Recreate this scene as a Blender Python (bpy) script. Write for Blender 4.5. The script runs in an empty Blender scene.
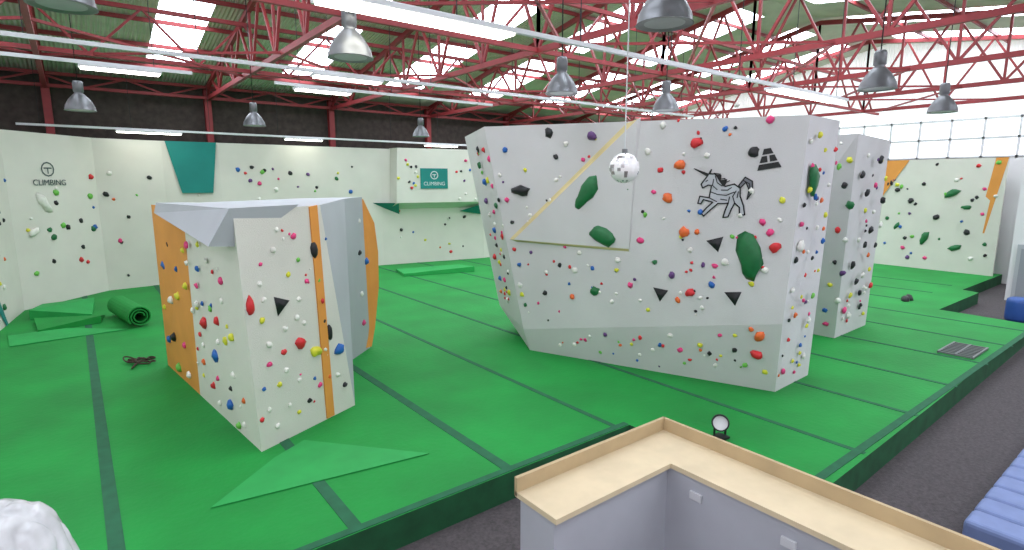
import bpy, bmesh, math, random
from mathutils import Vector, Matrix, noise
random.seed(7)
S=bpy.context.scene
COL=bpy.context.collection
# ---------------------------------------------------------------- materials
def srgb(r,g,b):
    def c(v):
        v/=255.0
        return v/12.92 if v<=0.04045 else ((v+0.055)/1.055)**2.4
    return (c(r),c(g),c(b),1)
MATS={}
def mat(name,rgb,rough=.6,metal=0,noise_scale=0,noise_amt=.12,bump=0,bump_scale=60,emit=0,alpha=1,trans=0,wave=None):
    if name in MATS: return MATS[name]
    m=bpy.data.materials.new(name);m.use_nodes=True
    nt=m.node_tree;b=nt.nodes['Principled BSDF']
    col=srgb(*rgb)
    b.inputs['Base Color'].default_value=col
    b.inputs['Roughness'].default_value=rough
    b.inputs['Metallic'].default_value=metal
    if trans: b.inputs['Transmission Weight'].default_value=trans
    if alpha<1: b.inputs['Alpha'].default_value=alpha
    if emit:
        b.inputs['Emission Color'].default_value=col
        b.inputs['Emission Strength'].default_value=emit
    tc=nt.nodes.new('ShaderNodeTexCoord')
    if noise_scale:
        n=nt.nodes.new('ShaderNodeTexNoise');n.inputs['Scale'].default_value=noise_scale;n.inputs['Detail'].default_value=5
        nt.links.new(tc.outputs['Object'],n.inputs['Vector'])
        r=nt.nodes.new('ShaderNodeValToRGB')
        a=noise_amt
        r.color_ramp.elements[0].position=.3;r.color_ramp.elements[1].position=.7
        r.color_ramp.elements[0].color=(col[0]*(1-a),col[1]*(1-a),col[2]*(1-a),1)
        r.color_ramp.elements[1].color=(min(1,col[0]*(1+a)),min(1,col[1]*(1+a)),min(1,col[2]*(1+a)),1)
        nt.links.new(n.outputs['Fac'],r.inputs['Fac']);nt.links.new(r.outputs['Color'],b.inputs['Base Color'])
    if bump:
        n2=nt.nodes.new('ShaderNodeTexNoise');n2.inputs['Scale'].default_value=bump_scale
        nt.links.new(tc.outputs['Object'],n2.inputs['Vector'])
        bp=nt.nodes.new('ShaderNodeBump');bp.inputs['Strength'].default_value=bump;bp.inputs['Distance'].default_value=.02
        nt.links.new(n2.outputs['Fac'],bp.inputs['Height']);nt.links.new(bp.outputs['Normal'],b.inputs['Normal'])
    if wave:
        w=nt.nodes.new('ShaderNodeTexWave');w.bands_direction=wave[0];w.inputs['Scale'].default_value=wave[1]
        nt.links.new(tc.outputs['Object'],w.inputs['Vector'])
        bp=nt.nodes.new('ShaderNodeBump');bp.inputs['Strength'].default_value=wave[2];bp.inputs['Distance'].default_value=.05
        nt.links.new(w.outputs['Fac'],bp.inputs['Height']);nt.links.new(bp.outputs['Normal'],b.inputs['Normal'])
    MATS[name]=m
    return m
M_white=mat('wall_white_texture',(214,211,202),.75,noise_scale=1.2,noise_amt=.04,bump=.25,bump_scale=90)
M_big=mat('boulder_grey_white',(206,203,204),.75,noise_scale=.9,noise_amt=.05,bump=.25,bump_scale=90)
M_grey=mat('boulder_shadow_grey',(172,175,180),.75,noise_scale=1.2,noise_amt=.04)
M_orange=mat('orange_panel',(220,146,66),.7,noise_scale=2,noise_amt=.06)
M_teal=mat('teal_panel',(10,125,118),.7,noise_scale=2,noise_amt=.06)
M_ply=mat('plywood_edge',(205,188,138),.6,noise_scale=3,noise_amt=.1)
M_green=mat('green_mat_cover',(4,134,50),.75,noise_scale=.8,noise_amt=.18,bump=.35,bump_scale=14)
M_green2=mat('green_mat_light',(34,156,74),.75,noise_scale=2,noise_amt=.1,bump=.3,bump_scale=20)
M_seam=mat('mat_seam_strip',(32,94,64),.9,noise_scale=6,noise_amt=.15)
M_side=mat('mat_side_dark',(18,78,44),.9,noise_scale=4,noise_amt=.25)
M_floor=mat('dark_floor',(76,70,72),.9,noise_scale=30,noise_amt=.3,bump=.3,bump_scale=80)
M_red=mat('truss_red_paint',(136,42,46),.55,noise_scale=3,noise_amt=.15)
M_roof=mat('roof_sheet',(206,206,190),.8,noise_scale=1.5,noise_amt=.1,wave=('X',3.2,.8))
M_sky=mat('skylight_sheet',(235,243,255),.5,emit=9.0)
M_glass=mat('window_daylight',(240,244,250),.3,emit=1.3)
M_glass2=mat('window_daylight_bright',(245,245,250),.3,emit=2.0)
M_dark=mat('dark_brick',(62,54,50),.9,noise_scale=5,noise_amt=.3)
M_metal=mat('lamp_metal',(112,114,117),.4,metal=.6,noise_scale=8,noise_amt=.08)
M_lens=mat('lamp_lens',(140,144,148),.3,noise_scale=8,noise_amt=.05)
M_trunk=mat('trunking_white',(205,208,210),.5,noise_scale=4,noise_amt=.03)
M_tube=mat('fluorescent_tube',(255,252,240),.4,emit=9)
M_black=mat('black_poly',(22,22,24),.45,noise_scale=10,noise_amt=.2)
M_cable=mat('cable_black',(25,25,25),.6)
M_plain=mat('plain_white_wall',(215,215,215),.8,noise_scale=1,noise_amt=.03)
# ---------------------------------------------------------------- helpers
def mk(name,verts,faces,mats,fm=None,parent=None,smooth=False,recalc=True):
    me=bpy.data.meshes.new(name);me.from_pydata([tuple(v) for v in verts],[],faces)
    for m in (mats if isinstance(mats,(list,tuple)) else [mats]): me.materials.append(m)
    if fm:
        for p,i in zip(me.polygons,fm): p.material_index=i
    if recalc:
        bm=bmesh.new();bm.from_mesh(me);bmesh.ops.recalc_face_normals(bm,faces=bm.faces);bm.to_mesh(me);bm.free()
    if smooth:
        for p in me.polygons:p.use_smooth=True
    o=bpy.data.objects.new(name,me);COL.objects.link(o)
    if parent:o.parent=parent
    return o
def empty(name,loc=(0,0,0)):
    e=bpy.data.objects.new(name,None);e.location=loc;COL.objects.link(e);return e
def prism(name,pts,z0,z1,mats,parent=None,topmat=0,sidemat=0):
    n=len(pts)
    v=[(x,y,z0) for x,y in pts]+[(x,y,z1) for x,y in pts]
    f=[tuple(range(n))[::-1],tuple(range(n,2*n))]+[(i,(i+1)%n,n+(i+1)%n,n+i) for i in range(n)]
    return mk(name,v,f,mats,[sidemat,topmat]+[sidemat]*n,parent)
class Geo:
    def __init__(s): s.v=[];s.f=[];s.m=[]
    def add(s,v,f,m=0):
        o=len(s.v);s.v+=[tuple(q) for q in v];s.f+=[tuple(i+o for i in q) for q in f];s.m+=[m]*len(f)
    def box(s,c,d,m=0):
        x,y,z=c;a,b,h=d[0]/2,d[1]/2,d[2]/2
        v=[(x+i*a,y+j*b,z+k*h) for i in(-1,1) for j in(-1,1) for k in(-1,1)]
        s.add(v,[(0,1,3,2),(4,6,7,5),(0,4,5,1),(2,3,7,6),(0,2,6,4),(1,5,7,3)],m)
    def beam(s,a,b,w,h=None,m=0):
        h=h or w;a=Vector(a);b=Vector(b);d=(b-a).normalized()
        u=d.cross(Vector((0,0,1)))
        if u.length<.01:u=Vector((1,0,0))
        u.normalize();t=u.cross(d)
        v=[p+u*i*w/2+t*j*h/2 for p in(a,b) for i,j in((-1,-1),(1,-1),(1,1),(-1,1))]
        s.add(v,[(0,3,2,1),(4,5,6,7)]+[(i,(i+1)%4,4+(i+1)%4,4+i) for i in range(4)],m)
    def lathe(s,prof,c,seg=20,m=0):
        v=[];f=[]
        for r,z in prof:
            for i in range(seg):
                a=2*math.pi*i/seg;v.append((c[0]+r*math.cos(a),c[1]+r*math.sin(a),c[2]+z))
        for k in range(len(prof)-1):
            for i in range(seg):
                j=(i+1)%seg;f.append((k*seg+i,k*seg+j,(k+1)*seg+j,(k+1)*seg+i))
        s.add(v,f,m)
    def obj(s,name,mats,parent=None,smooth=False):
        return mk(name,s.v,s.f,mats,s.m,parent,smooth)
# ---------------------------------------------------------------- camera
cd=bpy.data.cameras.new('camera');cam=bpy.data.objects.new('camera',cd);COL.objects.link(cam)
cam.location=(0,0,3.3);cam.rotation_euler=(math.radians(80.6),0,math.radians(-37.9))
cd.sensor_width=36;cd.lens=36*560/1024;cd.clip_start=.05;S.camera=cam
# ---------------------------------------------------------------- room shell
X0,X1,Y0,Y1=-6.0,26.6,-6.0,21.9
g=Geo();g.box(((X0+X1)/2,(Y0+Y1)/2,-.45),(X1-X0,Y1-Y0,.2));g.obj('floor',M_floor)
EZ=6.5;RY=9.5;RZ=8.8
def wall(name,a,b,zt,m,t=.2):
    g=Geo();a=Vector((*a,0));b=Vector((*b,0));mid=(a+b)/2
    g.box((mid.x,mid.y,(zt-.55)/2+0),((abs(b.x-a.x) or t),(abs(b.y-a.y) or t),zt+.55));return g.obj(name,m)
wall('wall_back',(X0,Y1),(X1,Y1),EZ,M_dark)
wall('wall_left',(X0,Y0),(X0,Y1),EZ,M_plain)
wall('wall_front',(X0,Y0),(X1,Y0),EZ,M_plain)
wall('wall_right',(X1,Y0),(X1,Y1),4.2,M_plain)
def window_band(name,a,b,z0,z1,inward,m):
    g=Geo();a=Vector(a);b=Vector(b);d=(b-a);L=d.length;d.normalize();nrm=Vector(inward)
    c=(a+b)/2+nrm*.12
    sx=lambda l,t:(abs(d.x)*l+abs(nrm.x)*t,abs(d.y)*l+abs(nrm.y)*t)
    q=sx(L,.02);g.box((c.x,c.y,(z0+z1)/2),(q[0],q[1],z1-z0),0)
    c2=c+nrm*.03
    for z in (z0,(z0+z1)/2,z1):
        q=sx(L+.1,.06);g.box((c2.x,c2.y,z),(q[0],q[1],.08),1)
    k=0
    while k<=L+.01:
        p=a+d*k+nrm*.15;q=sx(.07,.06);g.box((p.x,p.y,(z0+z1)/2),(q[0],q[1],z1-z0),1);k+=L/max(1,round(L/1.2))
    g.obj(name,[m,M_trunk])
window_band('window_2',(X0,-4,0),(X0,8,0),2.6,6.0,(1,0,0),M_glass2)
window_band('window_3',(-4,Y0,0),(14,Y0,0),3.0,6.0,(0,1,0),M_glass2)
# roof
SKX=[-5.3,-1.6,2.1,5.9,9.6,13.3,17.0,20.7,24.2]
xs=[X0]
for a in SKX: xs+=[a,a+(1.15 if a<9 else 1.5)]
xs.append(X1)
def roof_z(y):
    return EZ+(RZ-EZ)*(1-abs(y-RY)/(Y1-RY if y>RY else RY-Y0))
ys=[Y0,Y0+2,Y0+6.5,RY-6.2,RY-.8,RY,RY+.8,RY+5.4,RY+6.4,Y1-1.6,Y1]
v=[(a,b,roof_z(b)) for b in ys for a in xs];n=len(xs);f=[];fm=[]
for j in range(len(ys)-1):
    for i in range(n-1):
        f.append((j*n+i,j*n+i+1,(j+1)*n+i+1,(j+1)*n+i))
        k=(i-1)//2
        fm.append(1 if (i%2==1 and j in(1,3,6,8) and not(k==1 and j==8)) else 0)
mk('ceiling',v,f,[M_roof,M_sky],fm,recalc=False)
g=Geo()
g.box((X1,(Y0+Y1)/2,4.9),(.04,Y1-Y0,1.5),0)
yy=Y0
while yy<=Y1:
    g.box((X1-.06,yy,4.9),(.08,.07,1.5),1);yy+=1.0
for z in(4.22,4.9,5.6): g.box((X1-.06,(Y0+Y1)/2,z),(.08,Y1-Y0,.08),1)
g.obj('window_1',[M_glass,M_trunk])
mk('wall_gable_right',[(X1,Y0,5.6),(X1,Y1,5.6),(X1,Y1,EZ),(X1,RY,RZ),(X1,Y0,EZ)],[(0,1,2,3,4)],mat('gable_translucent_sheet',(225,228,228),.6,emit=.5,wave=('Y',3.2,.6)))
# trusses
tx=[-4.5,-.3,3.9,8.1,12.3,16.5,20.7,24.9]
CZ=6.05
for x in tx:
    g=Geo()
    for yy0,yy1 in((Y0+.2,RY),(Y1-.2,RY)):
        a=(x,yy0,EZ-.15);b=(x,yy1,RZ-.15)
        g.beam(a,b,.1,.14)
        g.beam((x,yy0,CZ),(x,yy1,CZ),.1,.12)
        nseg=6
        for i in range(nseg):
            t0=i/nseg;t1=(i+1)/nseg
            p0=yy0+(yy1-yy0)*t0;p1=yy0+(yy1-yy0)*t1;tz0=EZ-.15+(RZ-EZ)*t0;tz1=EZ-.15+(RZ-EZ)*t1
            pm=(p0+p1)/2
            g.beam((x,p0,CZ),(x,pm,(tz0+tz1)/2),.06);g.beam((x,pm,(tz0+tz1)/2),(x,p1,CZ),.06)
            g.beam((x,p1,CZ),(x,p1,tz1),.06)
    g.box((x,Y1-.25,3),(.2,.2,6.7));
    g.obj('roof_truss',M_red)
g=Geo()
for k in range(1,8):
    for sgn,yy1 in((1,Y1),(-1,Y0)):
        y=RY+(yy1-RY)*k/8;g.beam((X0+.2,y,roof_z(y)-.08),(X1-.2,y,roof_z(y)-.08),.06,.1)
for y in(1.5,RY,15.7,21.4):
    zt=min(roof_z(y)-.2,CZ+1.1)
    g.beam((X0+.2,y,CZ),(X1-.2,y,CZ),.09);g.beam((X0+.2,y,zt),(X1-.2,y,zt),.09)
    x=X0+.3
    while x<X1-2.2:
        g.beam((x,y,CZ),(x+1.05,y,zt),.05);g.beam((x+1.05,y,zt),(x+2.1,y,CZ),.05);x+=2.1
for i in range(len(tx)-1):
    for y in (5.3,13):
        g.beam((tx[i],y,CZ),(tx[i+1],y+3.5,CZ),.05);g.beam((tx[i],y+3.5,CZ),(tx[i+1],y,CZ),.05)
g.obj('roof_purlins_and_bracing',M_red)
# ---------------------------------------------------------------- mats
outl=[(-5.8,4.75),(5.75,4.75),(5.9,2.35),(17.5,2.55),(17.7,4.45),(21.4,4.45),(21.6,4.9),(26.4,4.9),(26.4,21.7),(-5.8,21.7)]
mt=empty('crash_mat_floor')
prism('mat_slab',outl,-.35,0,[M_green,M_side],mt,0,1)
g=Geo()
def ymin(x): return 4.75 if x<5.75 else (2.4 if x<17.5 else 5.3)
for x in(-1.85,0,1.85,3.7,5.55,7.4,9.25,11.1,12.95,14.8,16.6,18.5,20.3,22.2):
    a=ymin(x)+.02;wd=.13 if x<5 else .08;g.box((x,(a+21.6)/2,.003),(wd,21.6-a,.006))
g.box((0,4.81,.004),(11.5,.09,.01));g.box((11.7,2.5,.004),(11.6,.1,.01))
g.obj('seam_strips',M_seam,mt)
# ---------------------------------------------------------------- climbing hold kit
HC={'k':(24,24,27),'r':(206,40,46),'p':(220,60,122),'o':(226,104,46),'y':(208,206,52),'b':(26,92,170),'g':(24,104,56),
    'l':(104,182,70),'u':(96,58,116),'w':(226,224,216),'t':(28,142,142)}
HK=list(HC);HM=[mat('hold_'+k,HC[k],.5,noise_scale=12,noise_amt=.12) for k in HK]
tmp=bmesh.new();bmesh.ops.create_icosphere(tmp,subdivisions=2,radius=1);tmp.verts.ensure_lookup_table()
ICO_V=[v.co.copy() for v in tmp.verts];ICO_F=[tuple(q.index for q in p.verts) for p in tmp.faces];tmp.free()
class Face:
    def __init__(s,a,b,c,centre):
        a,b,c=Vector(a),Vector(b),Vector(c);s.a=a;s.u=(b-a).normalized();n=(b-a).cross(c-a).normalized();s.v=n.cross(s.u)
        s.n=n if (a-Vector(centre)).dot(n)>0 else -n
    def p(s,u,v,d=0): return s.a+s.u*u+s.v*v+s.n*d
def hold(g,F,u,v,c,su=.05,sv=None,rot=None,depth=.55,lift=0):
    sv=sv or su*random.uniform(.75,1.1);rot=random.uniform(0,3.14) if rot is None else rot
    o=Vector((random.uniform(-50,50),)*3);vs=[]
    for q in ICO_V:
        k=1+.45*noise.noise(q*1.3+o)
        x,y,z=q.x*su*k,q.y*sv*k,max(q.z,-.25)*min(su,sv)*depth*2*k*(.75 if q.z>0 else .2)
        vs.append(F.p(u+x*math.cos(rot)-y*math.sin(rot),v+x*math.sin(rot)+y*math.cos(rot),z+lift))
    g.add(vs,ICO_F,HK.index(c))
def tri_hold(g,F,u,v,s,rot,c='k'):
    pts=[(u+s*math.cos(rot+a),v+s*math.sin(rot+a)) for a in(0,2.2,4.2)]
    base=[F.p(*p,0) for p in pts];top=[F.p(u+(p[0]-u)*.25,v+(p[1]-v)*.25,s*.45) for p in pts]
    g.add(base+top,[(0,1,4,3),(1,2,5,4),(2,0,3,5),(3,4,5)],HK.index(c))
def holds(g,F,data,base=.045,edge=None):
    for t in data.split():
        t=t.split(',');u=int(t[0])/100;v=int(t[1])/100;c=t[2];s=t[3] if len(t)>3 else ''
        if edge: u=max(u,edge(v))
        if s=='T': tri_hold(g,F,u,v,.15,random.uniform(0,3),c)
        elif s=='M': hold(g,F,u,v,c,.09,.075)
        elif s=='L': hold(g,F,u,v,c,.16,.09,.1)
        elif s=='V': hold(g,F,u,v,c,.055,.12,.1)
        else: hold(g,F,u,v,c,base*random.uniform(.8,1.3))
def footholds(g,F,u0,u1,v0,v1,n,cols='kkwwpruyob',s=.022,skip=None):
    k=0
    while k<n:
        u=random.uniform(u0,u1);v=random.uniform(v0,v1)
        if skip and skip(u,v): k+=.2;continue
        hold(g,F,u,v,random.choice(cols),s*random.uniform(.8,1.4));k+=1
# ---------------------------------------------------------------- perimeter climbing walls
cw=empty('perimeter_climbing_wall')
WB=[(-3.2,9.0),(-1.6,16.8),(-1.3,19.1),(.6,21.1),(2.4,21.3),(4.0,21.15),(9.7,20.9),(14.1,20.2),(18,20.6),(25.9,20.3),(25.9,9.1),(25.57,5.0)]
g=Geo()
for i in range(len(WB)-1):
    a=WB[i];b=WB[i+1];zt=4.6 if i<9 else 4.15
    g.add([(a[0],a[1],0),(b[0],b[1],0),(b[0],b[1],zt),(a[0],a[1],zt)],[(0,1,2,3)])
ow=g.obj('wall_panels',M_white,cw)
sm=ow.modifiers.new('s','SOLIDIFY');sm.thickness=.06;sm.offset=0
mk('teal_panel',[(2.5,21.20,4.6),(3.95,21.06,4.6),(3.75,21.08,2.95),(2.85,21.16,2.95)],[(0,1,2,3)],M_teal,parent=cw)
BXV=[(10.1,20.2,4.62),(14.1,19.5,4.62),(14.1,20.3,4.62),(10.1,20.9,4.62),
   (10.0,20.2,2.5),(14.0,19.5,2.5),(14.0,20.3,2.2),(10.0,20.9,2.2)]
mk('sign_box',BXV,[(0,1,2,3),(4,7,6,5),(0,4,5,1),(1,5,6,2),(3,2,6,7),(0,3,7,4)],M_white,parent=cw)
CEN=(8,10,2)
def inw(a,b):
    F=Face((a[0],a[1],0),(b[0],b[1],0),(b[0],b[1],4),(CEN[0],CEN[1],0));F.n=-F.n;F.a=F.a+F.n*.03;return F
g=Geo()
cnt=[10,14,20,12,9,52,26,6,10,30,34]
for i in range(len(WB)-1):
    F=inw(WB[i],WB[i+1]);L=(Vector(WB[i+1])-Vector(WB[i])).length
    for k in range(cnt[i]):
        c=random.choice('kkkywwpolbugrk')
        hold(g,F,random.uniform(.15,L-.15),random.uniform(.35,4.0),c,random.uniform(.04,.085))
FS=Face(BXV[4],BXV[5],BXV[1],(12,20.5,3))
for k in range(22):
    u=random.choice([random.uniform(.1,.9),random.uniform(2.5,3.9)]);hold(g,FS,u,random.uniform(.1,1.9),random.choice('krpyuwb'),.06)
F=inw(WB[10],WB[11])
for u,v,s,r in((2.6,2.9,.26,.5),(1.9,1.2,.26,1.2),(2.9,.9,.2,.4),(3.1,2.4,.16,0),(.9,1.6,.15,1)): hold(g,F,u,v,'g',s,s*.5,r)
for u,v in((1.3,2.6),(2.2,2.0),(.8,3.0),(3.2,1.5)): hold(g,F,u,v,'k',.1)
F=inw(WB[2],WB[3])
hold(g,F,.95,2.75,'w',.3,.13,2.2);hold(g,F,.55,2.0,'w',.2,.1,.4)
g.obj('climbing_holds',HM,cw,True)
mk('teal_wedge',[(9.3,20.9,2.5),(10.1,20.2,2.5),(10.4,20.8,2.0),(14.0,19.5,2.5),(14.9,20.2,3.1),(14.2,20.1,1.9),(12.9,20.2,2.1)],[(0,1,2),(3,4,5),(3,5,6)],M_teal,parent=cw)
mk('orange_wall_panels',[(25.84,9.0,4.15),(25.76,8.0,4.15),(25.80,8.9,2.6),(25.53,5.0,4.15),(25.56,5.35,4.15),(25.60,5.65,1.5),(25.57,5.4,1.5)],[(0,1,2),(3,4,5,6)],M_orange,parent=cw)
mk('teal_base_panel',[(-1.5,17.2,0),(-1.45,18.0,0),(-1.62,16.3,1.4),(-1.68,15.9,1.4)],[(0,1,2,3)],M_teal,parent=cw)
# ---------------------------------------------------------------- painted / flat signs
def ribbon(g,F,pts,w,d,m=0,closed=False):
    n=len(pts)
    for i in range(n if closed else n-1):
        a=Vector(pts[i]);b=Vector(pts[(i+1)%n]);t=(b-a)
        if t.length<1e-5:continue
        t.normalize();q=Vector((-t.y,t.x))*w/2;a=a-t*w*.3;b=b+t*w*.3
        g.add([F.p(*(a+q),d),F.p(*(a-q),d),F.p(*(b-q),d),F.p(*(b+q),d)],[(0,1,2,3)],m)
def text(name,body,F,u,v,size,m,parent,align='CENTER'):
    c=bpy.data.curves.new(name,'FONT');c.body=body;c.size=size;c.align_x=align;c.extrude=.004
    c.materials.append(m);o=bpy.data.objects.new(name,c);COL.objects.link(o)
    ux=F.u if F.u.cross(F.v).dot(F.n)>0 else -F.u
    M=Matrix((ux,F.v,ux.cross(F.v))).transposed().to_4x4();M.translation=F.p(u,v,.03);o.matrix_world=M
    o.parent=parent;return o
g=Geo();a=[(1.0,.55),(2.15,.55),(2.15,1.35),(1.0,1.35)]
g.add([FS.p(*q,.03) for q in a]+[FS.p(*q,.0) for q in a],[(0,1,2,3),(0,4,5,1),(1,5,6,2),(2,6,7,3),(3,7,4,0)],0)
ribbon(g,FS,[(1.575+.15*math.cos(t*.52),1.08+.15*math.sin(t*.52)) for t in range(12)],.035,.035,1,True)
ribbon(g,FS,[(1.5,1.1),(1.65,1.1)],.03,.035,1);ribbon(g,FS,[(1.575,1.1),(1.575,1.0)],.03,.035,1)
g.obj('teal_sign_board',[M_teal,M_trunk],cw)
text('sign_lettering','CLIMBING',FS,1.575,.68,.2,M_trunk,cw)
FL=inw(WB[2],WB[3]);MT=mat('sign_dark_paint',(75,88,88),.7)
g=Geo();ribbon(g,FL,[(1.2+.18*math.cos(t*.52),3.65+.18*math.sin(t*.52)) for t in range(12)],.035,.01,0,True)
ribbon(g,FL,[(1.09,3.68),(1.31,3.68)],.035,.01);ribbon(g,FL,[(1.2,3.68),(1.2,3.54)],.035,.01)
g.obj('wall_emblem',[MT],cw);text('wall_lettering','CLIMBING',FL,1.2,3.22,.22,MT,cw)
# ---------------------------------------------------------------- large boulder
b1=empty('bouldering_block')
A0=(6.9,8.28,0);A1=(8.54,4.14,0);A2=(9.77,4.19,0);A3=(10.6,8.2,0);A4=(8.0,9.8,0)
C1=Vector((8.22,3.95,1.2));CL=(7.28,9.8,.6);C0=Vector((6.72,8.3,.45))
T0=Vector((6.18,8.78,4.32));T1=Vector((8.0,3.7,4.2));T2=(9.62,3.99,4.25);T3=(10.9,8.4,4.2);T4=(7.2,11.0,4.32)
nn=(T0-C1).cross(T1-C1).normalized();C0=C0-Vector((1,0,0))*((C0-C1).dot(nn)/nn.x)
v=[A0,A1,A2,A3,A4,C0,C1,CL,T0,T1,T2,T3,T4]
f=[(5,6,9,8),(0,1,6),(0,6,5),(1,2,10),(1,10,9,6),(2,3,11,10),(3,4,7),(3,7,12,11),(7,5,8,12),(0,5,7,4),(8,9,10,11,12),(0,4,3,2,1)]
mk('block_body',v,f,M_big,None,b1)
KC=(8.3,7,2)
F1=Face(C0,C1,T0,KC);F2=Face(CL,C0,T0,KC);F3=Face(A1,A2,T1,KC);F4=Face(A0,A1,C1,KC)
g=Geo()
holds(g,F1,'131,355,k,M 210,333,u,M 255,301,w 137,312,k 129,273,w 70,301,y 187,298,p 63,219,w 88,184,p 376,288,r,M 347,260,o,M 315,258,r 389,267,w 321,212,o,M 280,191,l 261,235,g 368,184,b 339,155,o,M 359,153,o 385,133,k,T 467,118,r,M 455,157,p 285,58,k,T 400,46,k,T 429,65,y 284,111,g 167,68,g,M 196,47,w 64,70,k 361,100,u 379,97,p 265,150,p 134,210,r 135,109,w 106,121,k 215,103,y 235,75,p 334,56,r,M 313,45,o 370,67,b 450,85,w 478,157,w 484,185,y 344,126,w 309,87,u 395,102,w 425,171,w 463,141,p 454,259,k,M 35,344,b 14,302,w 19,254,p 21,211,k 14,159,r 19,129,b 12,89,w 12,70,y 15,49,g 150,140,w 300,290,w 240,270,l 330,325,w 420,300,b 440,330,w 480,300,p 350,30,w 260,30,y 120,60,o 170,110,b 410,140,l 445,205,w 110,240,w 160,330,w 300,225,p 220,120,w 75,110,w 50,150,u',.045)
onpaint=lambda u,v:(3.55<u<4.95 and 1.6<v<2.75)
footholds(g,F1,.15,4.7,.12,3.3,70,'kkwwwpruyoblr',.024,onpaint)
hold(g,F1,.53,2.66,'k',.19,.1,-.15)
hold(g,F1,1.87,2.41,'g',.31,.14,.75,.35,.055);hold(g,F1,2.02,1.66,'g',.25,.15,-.6,.35,.04);hold(g,F1,4.31,1.06,'g',.17,.38,.05,.35)
holds(g,F2,'70,345,r 22,313,g 66,286,y 30,240,u 39,212,w 60,184,b 57,151,k 60,115,y 78,81,p 35,43,o 77,36,w 100,330,p 100,240,g 110,180,r 40,280,b 90,140,w 30,120,r 100,60,y 45,75,b 28,345,k',.06)
footholds(g,F2,.15,1.3,.3,3.4,24,'kwpruyobl',.038)
holds(g,F3,'-14,398,y -40,388,w 14,378,y -20,355,p 8,350,r -15,321,y -22,299,k 35,305,o 50,328,w -20,271,p 38,263,w 60,282,y -10,239,w,M -15,217,k 43,215,k 29,189,r 76,192,y -8,170,w 40,147,p 74,150,l 20,126,o 76,108,w 12,86,r 63,67,b 45,43,y 87,43,w 15,32,p 50,380,r 75,355,l 70,240,b 65,390,w 10,310,b 5,140,y 60,20,p',.04,lambda v:-.129*v+.08)
footholds(g,F3,.0,.85,.2,3.9,22,'kwpruyobl',.028)
hold(g,F3,-.08,3.36,'g',.13,.27,.35,.35)
holds(g,F4,'417,65,r,M 69,24,w 123,44,p 151,22,l 191,44,o 226,30,w 263,57,b 297,53,p 330,68,y 313,36,r 354,33,w 384,68,k 400,42,l 420,100,o,M 408,110,o 384,95,y 430,35,y 361,92,p 281,79,w 164,62,u 229,66,r 100,30,w 250,45,w 345,55,k',.038)
footholds(g,F4,.6,4.2,.12,.6,18,'kwpruyobl',.024)
g.obj('climbing_holds',HM,b1,True)
def wp(u,v,d=0): return F1.p(u,v,d)
WV=[wp(.08,1.80),wp(2.72,3.40),wp(.24,1.79,.1),wp(2.93,3.42,.05),wp(2.44,1.38,.03),wp(.24,1.73,0),wp(2.42,1.33,0),wp(2.97,3.44,0)]
mk('wedge_feature',WV,[(0,1,3,2),(0,2,5),(2,4,6,5),(2,3,4),(3,7,6,4),(1,7,3)],[M_ply,M_big],[0,0,0,1,1,0],b1,recalc=False)
# painted unicorn
UB=(4.01-.36,2.13-.42);k=.0148
def U(p): return (UB[0]+p[0]*k,UB[1]+p[1]*k)
body=[(17,46),(19,50),(14,44),(7,37),(8,33),(14,35),(17,34),(15,28),(13,22),(4,25),(1,18),(4,17),(7,21),(16,17),(9,12),(3,7),(5,4),(12,9),(21,15),(27,14),(31,14),(27,7),(24,0),(29,0),(33,7),(37,13),(41,8),(40,0),(45,0),(45,9),(43,19),(44,27),(39,32),(30,31),(26,38),(22,45)]
horn=[(14,44),(2,54),(16,46)]
tail=[(44,27),(50,32),(52,24),(49,15),(55,22),(56,32),(50,37),(43,30)]
g=Geo()
for poly,mi in((body,1),(horn,0)):
    g.add([F1.p(*U(p),.010) for p in poly],[tuple(range(len(poly)))],mi)
ribbon(g,F1,[U(p) for p in body],.020,.016,0,True);ribbon(g,F1,[U(p) for p in horn],.012,.016,0,True)
g.add([F1.p(*U(p),.010) for p in tail],[tuple(range(8))],2);ribbon(g,F1,[U(p) for p in tail],.018,.016,0,True)
for s in([(21,46),(27,44),(25,39),(31,39),(29,34),(35,36)],[(22,43),(23,36),(27,32)],[(48,34),(53,30),(53,22)],[(15,28),(22,24),(30,22),(38,24)],[(13,22),(20,17)],[(37,13),(36,20),(40,25)],[(12,39),(14,40)],[(31,14),(33,20)],[(20,40),(18,34),(22,29)],[(26,28),(32,27),(36,29)],[(24,19),(30,17)],[(40,18),(42,24)]):
    ribbon(g,F1,[U(p) for p in s],.014,.018,0)
g.add([F1.p(*U(p),.014) for p in [(22,45),(28,43),(27,38),(33,38),(31,33),(28,31),(25,37)]],[tuple(range(7))],0)
g.obj('painted_unicorn',[M_black,mat('unicorn_fill',(186,188,194),.8,noise_scale=3),mat('unicorn_shade',(120,122,130),.8,noise_scale=3)],b1)
g=Geo();c0=(4.72,2.42)
for s in([(-.16,-.1),(.16,-.1),(.13,-.02),(-.13,-.02)],[(-.12,.0),(-.01,.0),(-.01,.09),(-.08,.09)],[(.02,.0),(.12,.0),(.09,.09),(.02,.09)],[(-.07,.11),(.08,.11),(.05,.19),(-.04,.19)]):
    g.add([F1.p(c0[0]+q[0],c0[1]+q[1],.012) for q in s],[(0,1,2,3)])
g.obj('painted_logo',[M_black],b1)
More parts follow.
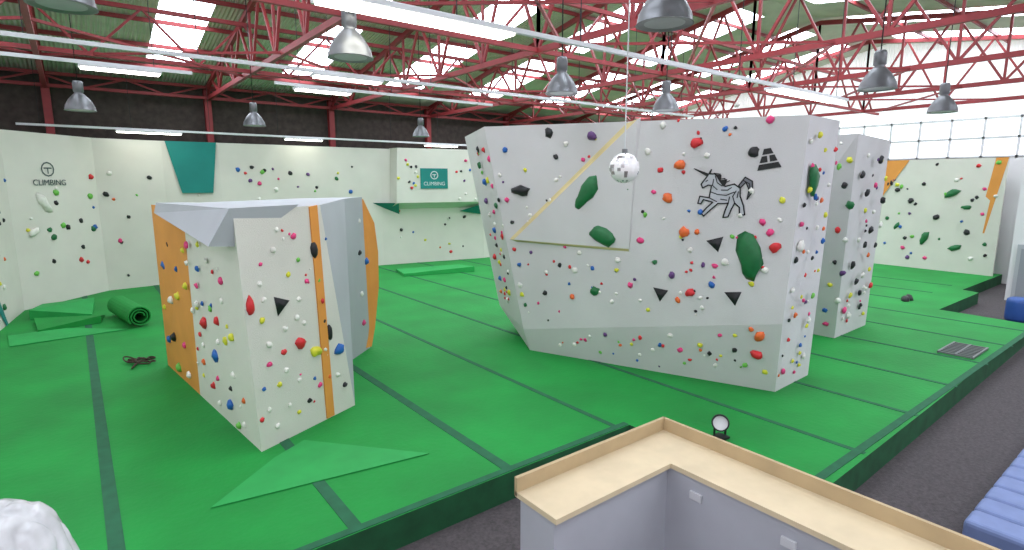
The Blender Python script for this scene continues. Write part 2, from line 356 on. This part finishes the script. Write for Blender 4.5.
# ---------------------------------------------------------------- tower
b2=empty('bouldering_tower')
v=[(12.6,4.93,0),(14.37,4.98,0),(15,7.5,0),(12.5,7.4,0),(11.7,4.5,4.2),(14.3,4.85,4.2),(15.4,7.8,4.2),(12.1,7.8,4.2)]
mk('tower_body',v,[(0,1,5),(0,5,4),(1,2,6,5),(2,3,7,6),(3,0,4),(3,4,7),(4,5,6,7),(3,2,1,0)],M_big,parent=b2)
F9=Face(v[3],v[0],v[4],(13.5,6.2,2));F10=Face(v[0],v[1],v[4],(13.5,6.2,2))
g=Geo()
holds(g,F9,'272,381,y 264,332,k 274,293,g,M 252,241,r 266,221,w 247,172,k 238,121,y 254,89,w 228,62,b 230,350,k 225,290,p 215,200,k 230,30,p 262,150,u',.055)
holds(g,F10,'-23,384,w 47,377,k,M -33,346,k,M 48,326,p 108,294,k,M 22,275,y 75,231,k,M 130,239,w 18,213,w 95,175,o 125,195,k 14,160,k,M 85,131,w 150,100,r 38,91,y 113,58,k 52,44,w 60,200,k 100,340,y 10,310,k,M 70,270,w 140,330,k 55,120,k 90,90,k 20,60,p 120,140,y',.06)
footholds(g,F10,.1,1.6,.2,3.9,20,'kkkwwpruy',.035)
g.obj('climbing_holds',HM,b2,True)
# ---------------------------------------------------------------- low block
b3=empty('low_bouldering_block')
LV=[(1.54,7.03,0),(3.04,7.74,0),(3.85,9.85,0),(4.46,10.4,0),(3.8,11.9,0),(1.08,11.64,0),(1.28,9.63,0),
   (1.37,6.74,2.98),(2.52,7.28,3.01),(3.6,9.2,3.03),(4.25,10.0,3.03),(3.7,11.7,2.98),(.98,10.6,2.95),(1.2,9.0,2.95)]
f=[(0,1,8),(0,8,7),(1,2,9),(1,9,8),(2,3,10,9),(3,4,11,10),(4,5,12,11),(5,6,13),(5,13,12),(6,0,7),(6,7,13),(7,8,9,10,11,12,13),(6,5,4,3,2,1,0)]
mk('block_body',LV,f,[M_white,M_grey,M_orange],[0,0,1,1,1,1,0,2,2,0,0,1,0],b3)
lip=[(1.33,6.70,3.02),(.98,9.9,3.0),(1.3,9.9,3.0),(2.2,7.1,3.03),(1.10,6.72,2.62),(.94,9.9,2.85),(1.2,9.8,2.66),(1.47,6.87,2.58)]
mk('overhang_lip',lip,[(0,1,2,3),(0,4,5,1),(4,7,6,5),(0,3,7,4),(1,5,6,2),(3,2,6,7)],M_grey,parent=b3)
LC=(2.6,9.5,1.5)
F5=Face(LV[0],LV[1],LV[7],LC);F6=Face(LV[6],LV[0],LV[7],LC);F7=Face(LV[5],LV[6],LV[13],LC);F8=Face(LV[2],LV[3],LV[10],LC)
g=Geo()
def q4(g,F,pts,d,m=0):
    n=len(pts);g.add([F.p(*p,0) for p in pts]+[F.p(*p,d) for p in pts],[tuple(range(n,2*n))]+[(i,(i+1)%n,n+(i+1)%n,n+i) for i in range(n)],m)
q4(g,F5,[(.80,3.0),(.93,3.02),(1.22,.02),(1.08,.02)],.02)
g.obj('orange_stripe',[M_orange],b3)
g=Geo()
holds(g,F5,'-16,189,r,V 33,182,k,T 58,160,w 63,125,r,M 89,106,y,M 133,97,b,M 114,126,k,V 6,168,y 15,135,w 37,120,r -13,42,r 9,193,w 46,218,y 6,236,p 24,251,w 62,234,l 4,213,w 62,183,w 88,244,k,V 95,203,l 101,174,r 105,145,k 113,63,o 144,40,k 96,56,p 61,75,w 29,79,y 6,81,b 44,46,w 13,51,w 78,40,k 30,275,w 55,265,p 15,110,p 70,150,w 75,205,p 40,150,w 40,95,w 105,105,w 60,30,y 25,25,w 130,60,w',.035,lambda v:-.077*v+.05)
holds(g,F6,'130,96,b,M 99,137,r,M 139,164,l 57,218,w 47,235,y 91,189,p 156,231,w 208,211,p 45,146,w 71,98,w 163,152,r 186,129,y 163,33,b,M 187,11,l 93,42,r 195,84,w 223,57,o 197,184,w 46,45,y 110,215,b 30,180,y 75,160,w 120,60,p 150,120,w 215,140,y 60,70,o 110,20,w 175,60,k 210,20,w 75,245,p 130,250,y',.048)
footholds(g,F5,.1,1.1,.15,2.8,14,'wwwpryb',.02)
footholds(g,F6,.2,2.4,.15,2.3,10,'wwwpryb',.028)
holds(g,F7,'93,19,l,M 91,72,k,M 112,140,w 102,197,b,M 175,199,b 160,154,y 153,71,p 155,21,w 150,235,k 50,60,b 60,120,y',.055)
holds(g,F8,'30,200,k 40,120,w 50,60,p 25,260,w 60,180,b',.05)
g.obj('climbing_holds',HM,b3,True)
fin=mk('orange_side_panel',[(4.1,10.3,2.98),(4.45,10.42,2.98),(4.70,10.5,2.5),(4.78,10.55,1.9),(4.74,10.5,1.2),(4.58,10.4,.4),(4.45,10.3,.05),(4.1,10.2,.05)],[tuple(range(8))],M_orange,parent=b3)
sm=fin.modifiers.new('s','SOLIDIFY');sm.thickness=.12
# ---------------------------------------------------------------- counter
c=empty('plywood_topped_counter')
g=Geo()
g.box((3.15,2.7,.36),(1.66,.36,1.42),0);g.box((3.75,.6,.36),(.42,4.0,1.42),0)
for y,z in((2.25,.93),(1.54,.93)):
    g.box((3.53,y,z),(.02,.1,.06),1)
M_cg=mat('counter_grey',(165,166,174),.7,noise_scale=3,noise_amt=.04)
g.obj('counter_walls',[M_cg,mat('socket_grey',(190,190,194),.5)],c)
M_pp=mat('pale_plywood',(204,186,154),.6,noise_scale=4,noise_amt=.08)
prism('counter_top',[(2.3,2.92),(2.3,2.48),(3.52,2.48),(3.52,-1.5),(4.0,-1.5),(4.0,2.92)],1.07,1.11,[M_pp],c)
M_pe=mat('plywood_upstand',(178,156,120),.6,noise_scale=4,noise_amt=.08)
g=Geo();g.box((3.15,2.91,1.15),(1.7,.03,.14));g.box((3.99,.7,1.15),(.03,4.42,.14));g.obj('counter_upstand',[M_pe],c)
# ---------------------------------------------------------------- strip lights
def trunk(y,z,x0,x1,lights,w=.09,lw=.26):
    e=empty('strip_light_run');g=Geo()
    g.box(((x0+x1)/2,y,z+.06),(x1-x0,w,.06),0)
    for a,b in lights:
        g.box(((a+b)/2,y,z),(b-a,lw,.05),0);g.box(((a+b)/2,y,z-.035),(b-a-.06,lw*.8,.03),1)
    x=x0+.5
    while x<x1:
        g.beam((x,y,z+.1),(x,y,roof_z(y)-.05),.012,m=2);x+=2.1
    g.obj('trunking',[M_trunk,M_tube,M_cable],e)
trunk(6.1,5.2,-5,15,[(2.2,4.7),(11.5,14.5)],lw=.4,w=.08)
trunk(10.4,5.2,-5,15,[(3.6,4.9)],w=.06)
trunk(12.3,5.25,-1.2,2,[(.3,1.5)],w=.04)
trunk(12.4,5.25,3.5,9,[(3.9,5.1)],w=.04)
trunk(20.5,4.8,-1.0,14,[(1.2,2.9),(6,7.3),(11.5,13.0)])
def highbay(x,y,z):
    e=empty('high_bay_lamp',(x,y,z));g=Geo()
    g.lathe([(.0,.46),(.07,.46),(.085,.42),(.085,.26),(.06,.24),(.1,.2),(.17,.12),(.235,0),(.25,-.08),(.26,-.09),(.24,-.085),(.0,-.06)],(0,0,0),24,0)
    g.beam((0,0,.44),(0,0,roof_z(y)-z-.1),.014,m=1)
    g.lathe([(.0,-.075),(.225,-.08)],(0,0,0),24,2)
    g.obj('lamp_body',[M_metal,M_cable,M_lens],e,True)
for q in[(.1,6.5,4.9),(2.7,6.5,4.8),(.3,13.9,4.75),(3.7,15,4.75),(8.5,15.4,4.75),(6.2,6.7,4.75),(4.4,3.4,4.8),(9.6,3.5,4.75),(13.7,3.8,4.75),(9.2,7.0,4.75)]:highbay(*q)
# ---------------------------------------------------------------- mirror ball
mb=empty('mirror_ball',(4.7,4.08,3.45));vs=[];fs=[];fmx=[];R=.16;NR,NS=14,26
for i in range(NR+1):
    th=math.pi*i/NR
    for j in range(NS):
        a=2*math.pi*j/NS;vs.append((R*math.sin(th)*math.cos(a),R*math.sin(th)*math.sin(a),R*math.cos(th)))
for i in range(NR):
    for j in range(NS):
        fs.append((i*NS+j,i*NS+(j+1)%NS,(i+1)*NS+(j+1)%NS,(i+1)*NS+j));fmx.append(random.choice([0,0,0,0,1,2]))
mk('mirror_tiles',vs,fs,[mat('mirror_tile_bright',(240,238,238),.3,metal=.1),mat('mirror_tile_mid',(215,215,218),.2,metal=.5),mat('mirror_tile_dark',(170,165,165),.2,metal=.6)],fmx,mb)
g=Geo();g.lathe([(0,.2),(.03,.2),(.03,.15),(0,.15)],(0,0,0),12,0);g.beam((0,0,.18),(0,0,roof_z(4.08)-3.55),.01,m=1);g.obj('hanging_cord',[M_metal,M_trunk],mb)
# ---------------------------------------------------------------- floor clutter
g=Geo();n=60;prof=[]
for i in range(n+1):
    t=i/n;a=t*2*math.pi*2.6;r=.09+.15*t;prof.append((r*math.cos(a),r*math.sin(a)))
ax=Vector((.16,-1,0)).normalized();sd=Vector((1,.16,0)).normalized();c0=Vector((.66,17.0,.26))
vs=[]
for p in prof:
    q=c0+sd*p[0]+Vector((0,0,1))*p[1];vs+=[q,q+ax*1.9]
g.add(vs,[(2*i,2*i+2,2*i+3,2*i+1) for i in range(n)])
o=g.obj('rolled_green_mat',M_green);sm=o.modifiers.new('s','SOLIDIFY');sm.thickness=.025;sm.offset=0
def pad(name,pts,h,m):
    n=len(pts);v=[(x,y,.008) for x,y in pts]+[(x,y,z) for (x,y),z in zip(pts,h)]
    return mk(name,v,[tuple(range(n))[::-1],tuple(range(n,2*n))]+[(i,(i+1)%n,n+(i+1)%n,n+i) for i in range(n)],m)
pad('folded_green_pad',[(-1.1,17.6),(.1,17.2),(.2,18.7),(-.9,19.1)],[.25,.05,.22,.12],[M_green2])
pad('folded_green_pad',[(-.9,16.0),(.25,16.2),(.35,17.0),(-1.0,17.2)],[.05,.18,.04,.12],[M_green])
pad('green_tarpaulin',[(-1.3,14.9),(.7,15.1),(-.4,16.0),(-1.4,16.0)],[.02,.02,.03,.02],[M_green2])
pad('green_tarpaulin',[(.8,6.05),(3.15,5.7),(2.05,7.0),(1.62,6.75)],[.015,.015,.02,.02],[mat('green_tarp',(34,152,72),.7,noise_scale=3,noise_amt=.08)])
pad('folded_green_pad',[(9.0,17.8),(11.6,17.2),(11.8,18.6),(9.3,19.0)],[.1,.2,.1,.1],[M_green2])
rr=random.Random(3)
cu=bpy.data.curves.new('rope_heap','CURVE');cu.dimensions='3D';cu.bevel_depth=.013;sp=cu.splines.new('NURBS');N=46;sp.points.add(N-1)
for i in range(N):
    sp.points[i].co=(.72+rr.gauss(0,.14),12.2+rr.gauss(0,.2),.02+abs(rr.gauss(0,.03)),1)
cu.materials.append(mat('rope_brown',(58,44,34),.9));ro=bpy.data.objects.new('rope_heap',cu);COL.objects.link(ro)
e=empty('floor_spotlight',(6.35,3.75,0));g=Geo()
g.box((0,0,.015),(.22,.16,.03),0)
g.beam((-.13,0,.02),(-.13,0,.2),.02,m=0);g.beam((.13,0,.02),(.13,0,.2),.02,m=0)
o=g.obj('bracket',[M_black],e)
g=Geo();g.lathe([(0,-.12),(.07,-.12),(.085,-.06),(.09,.1),(.11,.12),(.11,.15),(.095,.15),(.09,.11),(0,.1)],(0,0,0),20,0);g.lathe([(0,.105),(.092,.112)],(0,0,0),20,1)
o=g.obj('lamp_head',[M_black,M_plain],e,True);o.location=(0,0,.2);o.rotation_euler=(math.radians(60),0,math.radians(-60))
g=Geo();gx,gy=13.6,2.95
for i in range(9): g.box((gx-.5+i*.125,gy,.03),(.03,.55,.03))
for j in(-.27,0,.27): g.box((gx,gy+j,.03),(1.05,.03,.04))
g.obj('metal_floor_grate',mat('grate_grey',(120,122,124),.5,metal=.4))
g=Geo();FF=Face((18,5,0),(19,5,0),(18,6,0),(18,5,-1))
for dx in(0,.28):
    hold(g,FF,.3+dx,.4,'k',.24,.1,.4,1.0)
g.obj('climbing_shoes',HM,None,True)
e=empty('blue_crash_pad');g=Geo()
for i in range(18):
    g.box((6.75+i*.36,.4,-.15),(.345,1.7,.38))
o=g.obj('padded_ribs',[mat('blue_vinyl',(112,128,172),.6,noise_scale=5,noise_amt=.1)],e);bv=o.modifiers.new('b','BEVEL');bv.width=.05;bv.segments=3
g=Geo();g.box((23.6,.7,1.8),(1.6,6.8,4.3));g.obj('wall_partition',M_plain)
g=Geo();g.box((22.73,3.4,.55),(.06,1.1,1.75),0);g.box((22.69,3.4,.55),(.04,.9,1.5),1);g.box((22.65,3.0,.5),(.06,.05,.15),2)
g.obj('door_1',[mat('door_frame_grey',(170,174,178),.6),mat('door_grey',(140,145,150),.6),M_metal])
g=Geo()
g.lathe([(0,.62),(.2,.62),(.27,.58),(.28,.5),(.28,.08),(.25,0),(0,0)],(19.6,3.2,-.35),20)
g.obj('blue_barrel',mat('blue_plastic',(40,80,150),.5,noise_scale=5),None,True)
# plastic wrapped bundle: soft bag with gathered creases
bm=bmesh.new();bmesh.ops.create_icosphere(bm,subdivisions=6,radius=1)
for q in bm.verts:
    d=q.co.copy();zz=d.z
    crease=1-abs(noise.noise(Vector((d.x*3.2+4,d.y*3.2,d.z*1.3))))*2
    r=1+.07*noise.noise(d*1.6)-.05*max(0,crease)**4+.03*abs(noise.noise(Vector((d.x*7,d.y*7,d.z*2))))
    k=1/(max(.35,(1-abs(zz)**6)))**0.2
    q.co=Vector((d.x*.42*r*k,d.y*.42*r*k,.72+.97*zz*(1+.5*(r-1))))
me=bpy.data.meshes.new('plastic_wrapped_bundle');bm.to_mesh(me);bm.free()
for p in me.polygons:p.use_smooth=True
me.materials.append(mat('cloudy_plastic',(196,196,198),.2,noise_scale=4,noise_amt=.22,bump=.7,bump_scale=6))
o=bpy.data.objects.new('plastic_wrapped_bundle',me);o.location=(-.50,3.62,.03);COL.objects.link(o)

w=bpy.data.worlds.new('world');S.world=w;w.use_nodes=True
w.node_tree.nodes['Background'].inputs[0].default_value=(.75,.85,1,1);w.node_tree.nodes['Background'].inputs[1].default_value=1
try: S.view_settings.view_transform='Standard'
except Exception: pass
